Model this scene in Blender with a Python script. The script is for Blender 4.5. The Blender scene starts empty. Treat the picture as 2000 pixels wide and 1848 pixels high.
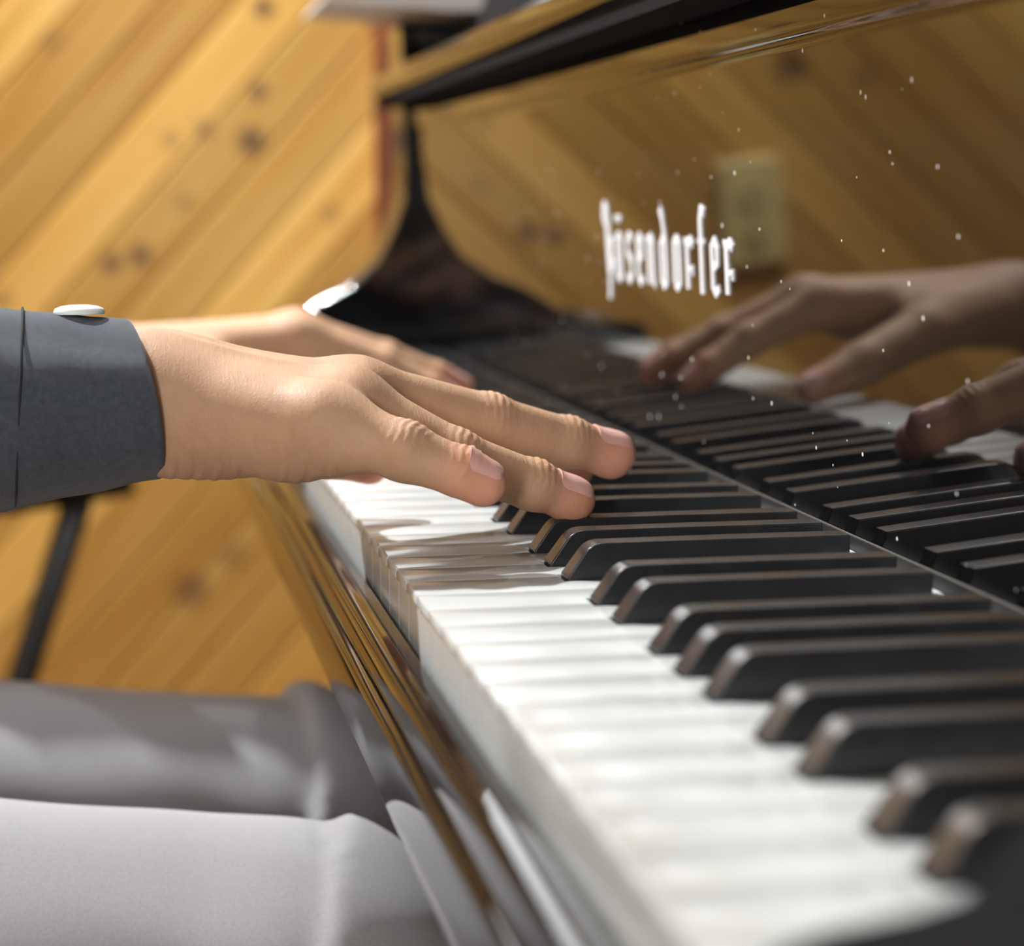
import bpy, math, random
import numpy as np
from mathutils import Vector, Matrix

random.seed(4)
C = bpy.context.scene.collection
ZK = 0.73            # height of the white key tops above the floor; drawing coordinates have z=0 there
W = 0.0235           # white key pitch

# ---------------------------------------------------------------- helpers
def V3(p): return np.array(p, dtype=float)

def world_loc(o):
    l = Vector((0, 0, 0))
    while o is not None:
        l += o.location; o = o.parent
    return l

def obj(name, verts, faces, mat, parent=None, smooth=False, loc=None):
    """verts in key coordinates (z=0 at the white key tops)"""
    v = np.asarray(verts, dtype=float).reshape(-1, 3).copy()
    v[:, 2] += ZK
    o = bpy.data.objects.new(name, bpy.data.meshes.new(name))
    C.objects.link(o)
    if parent is not None:
        o.parent = parent
        v -= np.array(world_loc(parent))
    if loc is not None:
        l = np.array(loc, dtype=float); l[2] += ZK
        if parent is not None: l -= np.array(world_loc(parent))
        o.location = l; v -= l
    me = o.data
    me.from_pydata([tuple(p) for p in v], [], [tuple(int(i) for i in f) for f in faces])
    me.update()
    if mat is not None: me.materials.append(mat)
    if smooth:
        me.polygons.foreach_set('use_smooth', [True] * len(me.polygons))
    return o

def fix_normals(o):
    import bmesh
    bm = bmesh.new(); bm.from_mesh(o.data)
    bmesh.ops.recalc_face_normals(bm, faces=bm.faces)
    bm.to_mesh(o.data); bm.free()
    return o

def bevel(o, w, seg=2, angle=35):
    m = o.modifiers.new('Bevel', 'BEVEL'); m.width = w; m.segments = seg
    m.limit_method = 'ANGLE'; m.angle_limit = math.radians(angle)
    m.harden_normals = False
    return o

def autosmooth(o, angle=35):
    o.data.polygons.foreach_set('use_smooth', [True] * len(o.data.polygons))
    o.data.set_sharp_from_angle(angle=math.radians(angle))
    return o

def thing(name, label, cat, loc, group=None):
    o = bpy.data.objects.new(name, None); C.objects.link(o)
    o.location = (loc[0], loc[1], loc[2] + ZK)
    o.empty_display_size = .05
    o['label'] = label; o['category'] = cat
    if group: o['group'] = group
    return o

def tag(o, label, cat, group=None):
    o['label'] = label; o['category'] = cat
    if group: o['group'] = group
    return o

class MB:
    def __init__(s): s.v = []; s.f = []
    def add(s, v, f):
        n = len(s.v); s.v += [tuple(p) for p in v]; s.f += [tuple(i + n for i in q) for q in f]
    def box(s, a, b):
        x0, y0, z0 = a; x1, y1, z1 = b
        s.add([(x0,y0,z0),(x1,y0,z0),(x1,y1,z0),(x0,y1,z0),(x0,y0,z1),(x1,y0,z1),(x1,y1,z1),(x0,y1,z1)],
              [(0,3,2,1),(4,5,6,7),(0,1,5,4),(1,2,6,5),(2,3,7,6),(3,0,4,7)])
    def prism_y(s, prof, y0, y1):
        """profile of (x,z) points extruded along y"""
        n = len(prof)
        v = [(x, y0, z) for x, z in prof] + [(x, y1, z) for x, z in prof]
        f = [tuple(range(n)), tuple(range(2*n-1, n-1, -1))]
        f += [((i+1) % n, i, n+i, n+(i+1) % n) for i in range(n)]
        s.add(v, f)
    def prism_z(s, poly, z0, z1):
        n = len(poly)
        v = [(x, y, z0) for x, y in poly] + [(x, y, z1) for x, y in poly]
        f = [tuple(range(n-1, -1, -1)), tuple(range(n, 2*n))]
        f += [(i, (i+1) % n, n+(i+1) % n, n+i) for i in range(n)]
        s.add(v, f)
    def tube(s, pts, radii, n=16, cap=True, squash=None):
        pts = [V3(p) for p in pts]
        base = len(s.v); m = len(pts); prev = None
        for i, p in enumerate(pts):
            d = pts[min(i+1, m-1)] - pts[max(i-1, 0)]; d /= np.linalg.norm(d)
            if prev is None:
                a = np.array([0, 0, 1.0]) if abs(d[2]) < .9 else np.array([1.0, 0, 0])
            else: a = prev
            u = a - d*(a@d); u /= np.linalg.norm(u); w = np.cross(d, u); prev = u
            r = radii[i] if hasattr(radii, '__len__') else radii
            for k in range(n):
                t = 2*math.pi*k/n
                s.v.append(tuple(p + r*(math.cos(t)*u + math.sin(t)*w)))
        for i in range(m-1):
            for k in range(n):
                a = base+i*n+k; b = base+i*n+(k+1) % n
                s.f.append((a, b, b+n, a+n))
        if cap:
            s.f.append(tuple(base+k for k in range(n-1, -1, -1)))
            s.f.append(tuple(base+(m-1)*n+k for k in range(n)))
    def build(s, name, mat, parent=None, smooth=False, loc=None):
        return fix_normals(obj(name, s.v, s.f, mat, parent, smooth, loc))

# ---------------------------------------------------------------- materials
def mat_new(name):
    m = bpy.data.materials.new(name); m.use_nodes = True
    nt = m.node_tree; b = nt.nodes['Principled BSDF']
    return m, nt, b

def setb(b, **kw):
    names = dict(color='Base Color', rough='Roughness', metal='Metallic', ior='IOR', spec='Specular IOR Level',
                 sheen='Sheen Weight', sheenr='Sheen Roughness', sss='Subsurface Weight', coat='Coat Weight', coatr='Coat Roughness')
    for k, v in kw.items():
        if k == 'color' and len(v) == 3: v = (*v, 1)
        b.inputs[names[k]].default_value = v

def N(nt, t, **kw):
    n = nt.nodes.new(t)
    for k, v in kw.items():
        if k in n.inputs.keys(): n.inputs[k].default_value = v
        else: setattr(n, k, v)
    return n

def L(nt, a, b): nt.links.new(a, b)

def coords(nt, scale=(1, 1, 1), rot=(0, 0, 0), src='Object'):
    tc = N(nt, 'ShaderNodeTexCoord'); mp = N(nt, 'ShaderNodeMapping')
    mp.inputs['Scale'].default_value = scale; mp.inputs['Rotation'].default_value = rot
    L(nt, tc.outputs[src], mp.inputs['Vector'])
    return mp.outputs['Vector']

def ramp(nt, fac, stops):
    r = N(nt, 'ShaderNodeValToRGB'); e = r.color_ramp.elements
    while len(e) > len(stops): e.remove(e[-1])
    while len(e) < len(stops): e.new(.5)
    for q, (p, c) in zip(e, stops): q.position = p; q.color = (*c, 1) if len(c) == 3 else c
    L(nt, fac, r.inputs['Fac']); return r.outputs['Color']

def bump(nt, b, height, strength, dist):
    n = N(nt, 'ShaderNodeBump'); n.inputs['Strength'].default_value = strength; n.inputs['Distance'].default_value = dist
    L(nt, height, n.inputs['Height']); L(nt, n.outputs['Normal'], b.inputs['Normal']); return n

def lacquer(name, dust=0.0):
    m, nt, b = mat_new(name)
    setb(b, color=(.0035, .0035, .004), rough=.035, ior=1.62)
    v = coords(nt)
    nz = N(nt, 'ShaderNodeTexNoise', Scale=9.0, Detail=2.0); L(nt, v, nz.inputs['Vector'])
    bump(nt, b, nz.outputs['Fac'], .04, .0015)
    if dust:
        # grains of dust lying on the lacquer
        vo = N(nt, 'ShaderNodeTexVoronoi', Scale=170.0); L(nt, v, vo.inputs['Vector'])
        keep = N(nt, 'ShaderNodeTexWhiteNoise'); keep.noise_dimensions = '3D'; L(nt, vo.outputs['Position'], keep.inputs['Vector'])
        sel = N(nt, 'ShaderNodeMath', operation='GREATER_THAN'); L(nt, keep.outputs['Value'], sel.inputs[0]); sel.inputs[1].default_value = 1-dust
        big = N(nt, 'ShaderNodeMath', operation='MULTIPLY'); L(nt, keep.outputs['Color'], big.inputs[0]); big.inputs[1].default_value = .16
        near = N(nt, 'ShaderNodeMath', operation='LESS_THAN'); L(nt, vo.outputs['Distance'], near.inputs[0]); L(nt, big.outputs[0], near.inputs[1])
        both = N(nt, 'ShaderNodeMath', operation='MULTIPLY'); L(nt, sel.outputs[0], both.inputs[0]); L(nt, near.outputs[0], both.inputs[1])
        mx = N(nt, 'ShaderNodeMix', data_type='RGBA'); L(nt, both.outputs[0], mx.inputs[0])
        mx.inputs[6].default_value = (.0035, .0035, .004, 1); mx.inputs[7].default_value = (.75, .73, .70, 1)
        L(nt, mx.outputs[2], b.inputs['Base Color'])
        mr = N(nt, 'ShaderNodeMapRange'); L(nt, both.outputs[0], mr.inputs['Value']); mr.inputs['To Min'].default_value = .035; mr.inputs['To Max'].default_value = .8
        L(nt, mr.outputs['Result'], b.inputs['Roughness'])
    return m

def simple(name, color, rough=.5, metal=0, noise=0, nscale=40, bumpd=0, **kw):
    m, nt, b = mat_new(name); setb(b, color=color, rough=rough, metal=metal, **kw)
    v = coords(nt)
    nz = N(nt, 'ShaderNodeTexNoise', Scale=float(nscale), Detail=4.0); L(nt, v, nz.inputs['Vector'])
    if noise:
        c0 = tuple(max(0, c*(1-noise)) for c in color); c1 = tuple(min(1, c*(1+noise)) for c in color)
        L(nt, ramp(nt, nz.outputs['Fac'], [(.3, c0), (.7, c1)]), b.inputs['Base Color'])
    if bumpd: bump(nt, b, nz.outputs['Fac'], .5, bumpd)
    return m

def fabric(name, c0, c1, scale, rough, sheen, bumpd, twill=900):
    m, nt, b = mat_new(name); setb(b, rough=rough, sheen=sheen, sheenr=.4, spec=.25)
    v = coords(nt)
    nz = N(nt, 'ShaderNodeTexNoise', Scale=float(scale), Detail=5.0, Roughness=.7); L(nt, v, nz.inputs['Vector'])
    L(nt, ramp(nt, nz.outputs['Fac'], [(.32, c0), (.68, c1)]), b.inputs['Base Color'])
    wv = N(nt, 'ShaderNodeTexWave', Scale=float(twill), Distortion=2.0); wv.bands_direction = 'DIAGONAL'; L(nt, v, wv.inputs['Vector'])
    ad = N(nt, 'ShaderNodeMath', operation='ADD'); L(nt, nz.outputs['Fac'], ad.inputs[0]); L(nt, wv.outputs['Fac'], ad.inputs[1])
    bump(nt, b, ad.outputs[0], .6, bumpd)
    return m

M = {}
M['lacquer'] = lacquer('black_lacquer')
M['lacquer_dusty'] = lacquer('black_lacquer_dusty', .17)
M['satin'] = simple('black_satin', (.012, .012, .013), .32, noise=.2, nscale=60)
M['felt'] = simple('dark_felt', (.010, .009, .010), .9, noise=.3, nscale=300, bumpd=.0004, spec=.05)
M['ebony'] = simple('ebony', (.020, .020, .021), .24, noise=.2, nscale=70, ior=1.45)
M['ivory'] = simple('white_key_plastic', (.55, .568, .562), .18, noise=.012, nscale=30, ior=1.5)
M['letter'] = simple('silver_inlay', (.88, .89, .93), .45, metal=.0, noise=.05)
M['metal'] = simple('dull_silver', (.55, .57, .56), .35, metal=.6)
M['stand'] = simple('black_paint', (.006, .006, .006), .45)
M['plate'] = simple('ivory_plastic', (.72, .58, .24), .4, noise=.03)
M['slot'] = simple('dark_slot', (.03, .025, .02), .6)
M['paper'] = simple('paper', (.82, .80, .80), .7, noise=.02)
M['button'] = simple('pearl_button', (.80, .84, .85), .12, noise=.05, nscale=200)
M['jacket'] = fabric('dark_grey_cloth', (.050, .062, .084), (.082, .098, .128), 420, .8, .35, .0004, 1400)
M['jacketseam'] = fabric('dark_grey_thread', (.020, .024, .031), (.03, .035, .045), 500, .9, .1, .0002)
M['trouser'] = fabric('grey_cloth', (.37, .36, .385), (.45, .44, .465), 900, .62, .3, .0005, 1500)
M['shoe'] = simple('black_leather', (.01, .01, .01), .3)
M['plaster'] = simple('plaster', (.60, .585, .56), .9, noise=.03, nscale=6)
M['floorwood'] = simple('floor_boards', (.30, .16, .06), .4, noise=.25, nscale=8)
M['cloth'] = simple('pale_felt', (.55, .55, .58), .9, noise=.1, nscale=300, spec=.1)
M['hair'] = simple('hair', (.01, .008, .007), .5)

def skin_mat():
    m, nt, b = mat_new('skin'); setb(b, rough=.55, ior=1.4, sss=.3, spec=.25); b.subsurface_method = 'BURLEY'
    b.inputs['Subsurface Radius'].default_value = (1.0, .35, .2); b.inputs['Subsurface Scale'].default_value = .004
    v = coords(nt)
    at = N(nt, 'ShaderNodeAttribute', attribute_name='tint')
    nz = N(nt, 'ShaderNodeTexNoise', Scale=70.0, Detail=5.0, Roughness=.6); L(nt, v, nz.inputs['Vector'])
    var = ramp(nt, nz.outputs['Fac'], [(.3, (.86, .83, .80)), (.7, (1.0, 1.0, 1.0))])
    mx = N(nt, 'ShaderNodeMix', data_type='RGBA', blend_type='MULTIPLY'); mx.inputs[0].default_value = 1.0
    L(nt, at.outputs['Color'], mx.inputs[6]); L(nt, var, mx.inputs[7]); L(nt, mx.outputs[2], b.inputs['Base Color'])
    # fine skin lattice
    vo = N(nt, 'ShaderNodeTexVoronoi', Scale=650.0); vo.feature = 'DISTANCE_TO_EDGE'; L(nt, v, vo.inputs['Vector'])
    n2 = N(nt, 'ShaderNodeTexNoise', Scale=260.0, Detail=4.0); L(nt, coords(nt, (1.6, .6, .6)), n2.inputs['Vector'])
    ad = N(nt, 'ShaderNodeMath', operation='ADD'); L(nt, vo.outputs['Distance'], ad.inputs[0]); L(nt, n2.outputs['Fac'], ad.inputs[1])
    n3 = N(nt, 'ShaderNodeTexNoise', Scale=120.0, Detail=3.0, Roughness=.55, Distortion=.6); L(nt, coords(nt, (7, .8, 1.6)), n3.inputs['Vector'])
    a2 = N(nt, 'ShaderNodeMath', operation='MULTIPLY_ADD'); L(nt, n3.outputs['Fac'], a2.inputs[0]); a2.inputs[1].default_value = 1.5; L(nt, ad.outputs[0], a2.inputs[2])
    bump(nt, b, a2.outputs[0], .25, .00042)
    return m
M['skin'] = skin_mat()
M['nail'] = simple('nail', (.76, .40, .34), .22, noise=.04, nscale=300, sss=.1)

def plank_mat(knots):
    """tongue and groove pine boards; colour per board from an attribute, knots at their own places on the wall (x,z)"""
    m, nt, b = mat_new('pine_boards'); setb(b, rough=.42, ior=1.45)
    at = N(nt, 'ShaderNodeAttribute', attribute_name='board')          # (s along board, t across, tone)
    sep = N(nt, 'ShaderNodeSeparateXYZ'); L(nt, at.outputs['Vector'], sep.inputs[0])
    cmb = N(nt, 'ShaderNodeCombineXYZ')
    sx = N(nt, 'ShaderNodeMath', operation='MULTIPLY'); L(nt, sep.outputs['X'], sx.inputs[0]); sx.inputs[1].default_value = 1.2
    sy = N(nt, 'ShaderNodeMath', operation='MULTIPLY'); L(nt, sep.outputs['Y'], sy.inputs[0]); sy.inputs[1].default_value = 22
    sz = N(nt, 'ShaderNodeMath', operation='MULTIPLY'); L(nt, sep.outputs['Z'], sz.inputs[0]); sz.inputs[1].default_value = 37
    for i, q in enumerate((sx, sy, sz)): L(nt, q.outputs[0], cmb.inputs[i])
    nz = N(nt, 'ShaderNodeTexNoise', Scale=2.2, Detail=4.0, Roughness=.6); L(nt, cmb.outputs[0], nz.inputs['Vector'])
    grain = ramp(nt, nz.outputs['Fac'], [(.25, (.53, .265, .054)), (.5, (.72, .42, .110)), (.8, (.80, .54, .19))])
    tone = ramp(nt, sep.outputs['Z'], [(0, (.66, .60, .50)), (.5, (.90, .88, .80)), (1, (1.12, 1.12, 1.05))])
    mx = N(nt, 'ShaderNodeMix', data_type='RGBA', blend_type='MULTIPLY'); mx.inputs[0].default_value = 1
    L(nt, grain, mx.inputs[6]); L(nt, tone, mx.inputs[7])
    col = mx.outputs[2]
    tc = N(nt, 'ShaderNodeTexCoord')
    for (kx, kz, r, dk) in knots:
        d = N(nt, 'ShaderNodeVectorMath', operation='DISTANCE'); L(nt, tc.outputs['Object'], d.inputs[0]); d.inputs[1].default_value = (kx, 1.95, kz + ZK)
        mr = N(nt, 'ShaderNodeMapRange', interpolation_type='SMOOTHSTEP'); L(nt, d.outputs['Value'], mr.inputs['Value'])
        mr.inputs['From Min'].default_value = r*1.5; mr.inputs['From Max'].default_value = r*.35
        mr.inputs['To Min'].default_value = 0; mr.inputs['To Max'].default_value = dk
        k = N(nt, 'ShaderNodeMix', data_type='RGBA'); L(nt, mr.outputs['Result'], k.inputs[0]); L(nt, col, k.inputs[6]); k.inputs[7].default_value = (.10, .045, .035, 1)
        col = k.outputs[2]
    L(nt, col, b.inputs['Base Color'])
    bump(nt, b, nz.outputs['Fac'], .15, .001)
    return m

# ---------------------------------------------------------------- implicit surfaces (bodies)
def surface_nets(F, org, h):
    inside = F < 0
    nx, ny, nz = F.shape
    cnt = np.zeros((nx-1, ny-1, nz-1), np.int16); acc = np.zeros((nx-1, ny-1, nz-1, 3), np.float32)
    corners = [(i, j, k) for i in (0, 1) for j in (0, 1) for k in (0, 1)]
    sl = lambda c: tuple(slice(c[a], F.shape[a]-1+c[a]) for a in range(3))
    for a in corners:
        for ax in range(3):
            if a[ax] == 0:
                b = list(a); b[ax] = 1
                fa, fb = F[sl(a)], F[sl(b)]
                m = (fa < 0) != (fb < 0)
                if not m.any(): continue
                t = fa[m]/(fa[m]-fb[m])
                p = np.tile(np.array(a, np.float32), (t.size, 1)); p[:, ax] += t
                acc[m] += p; cnt[m] += 1
    act = cnt > 0
    idx = -np.ones(act.shape, np.int64); idx[act] = np.arange(act.sum())
    ijk = np.argwhere(act)
    P = (ijk + acc[act]/cnt[act][:, None])*h + org
    faces = []
    for ax in range(3):
        b, c = (ax+1) % 3, (ax+2) % 3
        s0 = [slice(0, n) for n in F.shape]; s1 = list(s0)
        s0[ax] = slice(0, F.shape[ax]-1); s1[ax] = slice(1, F.shape[ax])
        ia, ib = inside[tuple(s0)], inside[tuple(s1)]
        e = np.argwhere(ia != ib)
        ok = (e[:, b] > 0) & (e[:, c] > 0) & (e[:, b] < F.shape[b]-1) & (e[:, c] < F.shape[c]-1)
        e = e[ok]; flip = ia[tuple(e.T)]
        def cell(db, dc):
            q = e.copy(); q[:, b] -= db; q[:, c] -= dc
            return idx[tuple(q.T)]
        q = np.stack([cell(1, 1), cell(0, 1), cell(0, 0), cell(1, 0)], 1)
        q[~flip] = q[~flip][:, ::-1]
        faces.append(q)
    return P, np.concatenate(faces)

def cone_sdf(P, a, b, ra, rb):
    a, b = V3(a).astype(np.float32), V3(b).astype(np.float32)
    ab = b-a; L2 = float(ab@ab)
    t = np.clip(((P-a)@ab)/L2, 0, 1)
    return np.linalg.norm(P - a - t[..., None]*ab, axis=-1) - (ra + (rb-ra)*t)

def smin(a, b, k):
    h = np.maximum(k-np.abs(a-b), 0)/k
    return np.minimum(a, b) - h*h*k*.25

def grid(lo, hi, h):
    ax = [np.arange(lo[i], hi[i]+h, h, dtype=np.float32) for i in range(3)]
    return np.stack(np.meshgrid(*ax, indexing='ij'), -1)

def hand_sdf(P, Hd):
    """Hd: palm capsules, fingers as joint chains with radii, thumb chain"""
    f = None
    for a, b, ra, rb in Hd['palm']:
        d = cone_sdf(P, a, b, ra, rb)
        f = d if f is None else smin(f, d, Hd.get('kp', .012))
    fing = None
    for ch in Hd['fingers']:
        J, R = ch['J'], ch['R']; g = None
        for i in range(len(J)-1):
            d = cone_sdf(P, J[i], J[i+1], R[i], R[i+1])
            g = d if g is None else smin(g, d, .003)
        for (c, r) in ch.get('pads', []):
            g = smin(g, np.linalg.norm(P-V3(c).astype(np.float32), axis=-1)-r, .004)
        nrm = V3(ch['n'])
        for i in ch.get('wr', []):
            c = V3(J[i]); ax = V3(J[i+1])-V3(J[i-1]); ax /= np.linalg.norm(ax)
            n = nrm-ax*(nrm@ax); n /= np.linalg.norm(n)
            q = P-c.astype(np.float32); s = q@ax.astype(np.float32); u = q@n.astype(np.float32)
            wgt = np.exp(-(s/.0055)**2)*np.clip(u/R[i]*1.4-.1, 0, 1)*(np.linalg.norm(q, axis=-1) < .03)
            g = g - wgt*(.0004 + .00036*np.sin(2*math.pi*s/.0027 + .9*np.sin(np.sum(q, -1)*420)))
        fing = g if fing is None else smin(fing, g, .0016)
    f = smin(f, fing, Hd.get('kf', .008))
    if 'thumb' in Hd:
        J, R = Hd['thumb']['J'], Hd['thumb']['R']; g = None
        for i in range(len(J)-1):
            d = cone_sdf(P, J[i], J[i+1], R[i], R[i+1]); g = d if g is None else smin(g, d, .004)
        f = smin(f, g, .006)
    for (c, r, k) in Hd.get('dents', []):
        f = -smin(-f, np.linalg.norm(P-V3(c).astype(np.float32), axis=-1)-r, k)
    for fn in Hd.get('disp', []): f = f + fn(P)
    return f

def slab_eval(fn, lo, hi, h):
    G = grid(lo, hi, h); out = np.empty(G.shape[:3], np.float32)
    for i in range(0, G.shape[0], 24): out[i:i+24] = fn(G[i:i+24])
    return out

def body_mesh(fn, lo, hi, h):
    F = slab_eval(fn, lo, hi, h)
    return surface_nets(F, np.array(lo), h)

def smooth_mesh(V, F, it=1, lam=.5):
    for _ in range(it):
        acc = np.zeros_like(V); n = np.zeros(len(V))
        for a in range(4):
            for b in (1, 3):
                np.add.at(acc, F[:, a], V[F[:, (a+b) % 4]]); np.add.at(n, F[:, a], 1)
        V = V + lam*(acc/np.maximum(n, 1)[:, None]-V)
    return V

# ---------------------------------------------------------------- numbers tuned against the photograph
FINE = .0008; TCELL = .004; DOF = True; EXPO = 0.07
OUT_X, OUT_Z = -.307, .058
KEYDROP = {}
LAMPS = [(-.85, 1.54, 88, (.96, .985, 1.0), .035, 170, 'round recessed ceiling light on the player side of the keyboard', (-.1, .8, 0)),
         (.22, 1.36, 6, (.95, .98, 1.0), .035, 150, 'round recessed ceiling light over the bass end of the piano'),
         (-1.1, -1.2, 8, (1.0, .98, .95), .35, 160, 'round fill light added to the ceiling behind the camera')]  # last entry is an unseen soft fill, added to lift the shaded sides
PANEL_W = 9
LOGO = (.7150, .0812, .0207, .0133)
GLINT_PANEL = 2.0
SOFT_W = 25

# ---------------------------------------------------------------- the room
YW = 1.95; X0, X1, Y0, ZF, ZC = -2.3, 2.6, -2.6, -ZK, 1.72
def struct(o): o['kind'] = 'structure'; return o

def board_wall(name, x0, x1, z0, z1, y, pitch, ang, mat):
    ca, sa = math.cos(ang), math.sin(ang)
    rng = random.Random(11)
    cs = [(x0, z0), (x1, z0), (x1, z1), (x0, z1)]
    ts = [-x*sa+z*ca for x, z in cs]; t = math.floor(min(ts)/pitch)*pitch
    V, F, A = [], [], []
    g = .0028
    while t < max(ts):
        prof = [(0, .004), (g, 0), (pitch-g, 0), (pitch, .004)]
        tone = rng.random(); off = rng.random()*30
        rows = []
        for dt, dy in prof:
            tt = t+dt; lo, hi = -1e9, 1e9
            # point = s*(ca,sa)+tt*(-sa,ca)
            for (a, b, c0, c1) in ((ca, -sa*tt, x0, x1), (sa, ca*tt, z0, z1)):
                p, q = (c0-b)/a, (c1-b)/a
                lo, hi = max(lo, min(p, q)), min(hi, max(p, q))
            rows.append((lo, hi, tt, dy))
        for i in range(3):
            a, b = rows[i], rows[i+1]
            if a[1] <= a[0] and b[1] <= b[0]: continue
            q = []
            for r, e in ((a, 0), (a, 1), (b, 1), (b, 0)):
                s = r[e] if r[1] > r[0] else (r[0]+r[1])/2
                x, z = s*ca-r[2]*sa, s*sa+r[2]*ca
                x = min(max(x, x0), x1); z = min(max(z, z0), z1)
                q.append(len(V)); V.append((x, y+r[3], z)); A.append((s+off, r[2]-t, tone))
            F.append(q)
        t += pitch
    # a solid backing behind the boards
    n = len(V); V += [(x0, y+.012, z0), (x1, y+.012, z0), (x1, y+.012, z1), (x0, y+.012, z1)]; A += [(0, 0, .5)]*4; F.append((n, n+1, n+2, n+3))
    o = obj(name, V, F, mat)
    at = o.data.attributes.new('board', 'FLOAT_VECTOR', 'POINT')
    at.data.foreach_set('vector', np.array(A, dtype=np.float32).ravel())
    return struct(o)

KNOTS = [(.0743, .316, .011, .85), (.0666, .231, .010, .75), (.0588, .180, .015, .85), (-.0240, .182, .010, .4), (-.0880, .056, .012, .7),
         (.140, .105, .012, .35), (-.012, .118, .010, .35), (-.140, .28, .013, .3), (-.0150, -.29, .02, .6), (.03, -.255, .015, .4),
         (-.058, .063, .013, .75), (-.365, .209, .018, .8), (.011, .192, .011, .5), (-.45, .19, .014, .4), (-.20, .02, .012, .4)]
M['pine'] = plank_mat(KNOTS)
PITCH = .060
board_wall('wall_back', X0, X1, ZF, ZC, YW, PITCH, math.radians(48), M['pine'])
M['pine_plain'] = simple('pine_panel', (.42, .19, .045), .45, noise=.3, nscale=5)
def slab(name, a, b, mat):
    m = MB(); m.box(a, b); return struct(m.build(name, mat))
slab('wall_left', (X0-.1, Y0, ZF), (X0, YW+.1, ZC), M['plaster'])
slab('wall_right', (X1, Y0, ZF), (X1+.1, YW+.1, ZC), M['plaster'])
slab('wall_front', (X0, Y0-.1, ZF), (X1, Y0, ZC), M['plaster'])
slab('floor', (X0, Y0, ZF-.1), (X1, YW+.1, ZF), M['floorwood'])
slab('ceiling', (X0, Y0, ZC), (X1, YW+.1, ZC+.1), M['plaster'])
M['redwood'] = simple('red_brown_wood', (.20, .055, .018), .45, noise=.25, nscale=14)
M['palewood'] = simple('pale_brown_wood', (.30, .155, .052), .45, noise=.2, nscale=14)
slab('trim_1', (.186, YW-.022, ZF), (.203, YW+.004, ZC), M['redwood'])
slab('trim_2', (.203, YW-.018, ZF), (.300, YW+.004, ZC), M['palewood'])

# wall outlet, seen only as its reflection in the fallboard
ot = thing('wall_outlet', 'ivory duplex outlet plate on the board wall, mirrored in the piano fallboard', 'outlet', (OUT_X, YW, OUT_Z-.057))
m = MB(); m.box((OUT_X-.036, YW-.007, OUT_Z-.057), (OUT_X+.036, YW+.003, OUT_Z+.057)); bevel(m.build('cover_plate', M['plate'], ot), .003, 3)
for dz in (.0195, -.0195):
    m = MB(); m.tube([(OUT_X, YW-.004, OUT_Z+dz), (OUT_X, YW-.0095, OUT_Z+dz)], .0165, 24)
    r = m.build('receptacle', M['plate'], ot)
    for dx in (-.0063, .0063):
        s = MB(); s.box((OUT_X+dx-.0013, YW-.0102, OUT_Z+dz-.001), (OUT_X+dx+.0013, YW-.009, OUT_Z+dz+.008)); s.build('slot', M['slot'], r)
    s = MB(); s.tube([(OUT_X, YW-.0085, OUT_Z+dz-.008), (OUT_X, YW-.0102, OUT_Z+dz-.008)], .0026, 12); s.build('slot', M['slot'], r)
m = MB(); m.tube([(OUT_X, YW-.006, OUT_Z), (OUT_X, YW-.0085, OUT_Z)], .0035, 14); m.build('screw', M['metal'], ot)

# black stand far behind the player
YS = 1.62
st = thing('metal_stand', 'black metal stand with a slanted leg, in front of the board wall below the sleeve', 'stand', (-.20, YS, ZF))
m = MB(); m.tube([(-.46, YS, -.174), (-.075, YS, -.123)], .0175, 20); bar = m.build('top_bar', M['stand'], st, True)
m = MB(); m.tube([(-.116, YS, -.112), (-.074, YS, -.1065)], [.007, .008], 16); m.build('bar_highlight', M['metal'], st, True)  # highlight on the bar's end, put in as a pale metal piece
for sx, a in (((-.122, YS, -.14), (-.318, YS, ZF+.012)), ((-.40, YS, -.165), (-.24, YS, ZF+.012))):
    m = MB(); m.tube([sx, a], [.0135, .0115], 18); lg = m.build('leg', M['stand'], st, True)
    m = MB(); m.tube([(a[0], YS, ZF), (a[0], YS, ZF+.03)], .017, 16); m.build('rubber_foot', M['stand'], lg, True)
m = MB(); m.tube([(-.26, YS-.16, ZF+.012), (-.26, YS+.16, ZF+.012)], .012, 14); m.build('floor_bar', M['stand'], st, True)

# ---------------------------------------------------------------- the piano
gp = thing('grand_piano', 'glossy black grand piano whose keyboard runs away from the camera', 'piano', (.5, .66, ZF))
NW = 54              # natural keys, the last two black
YA = 1.340           # inner face of the bass arm
YB = NW*W            # bass end of the keys
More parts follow.
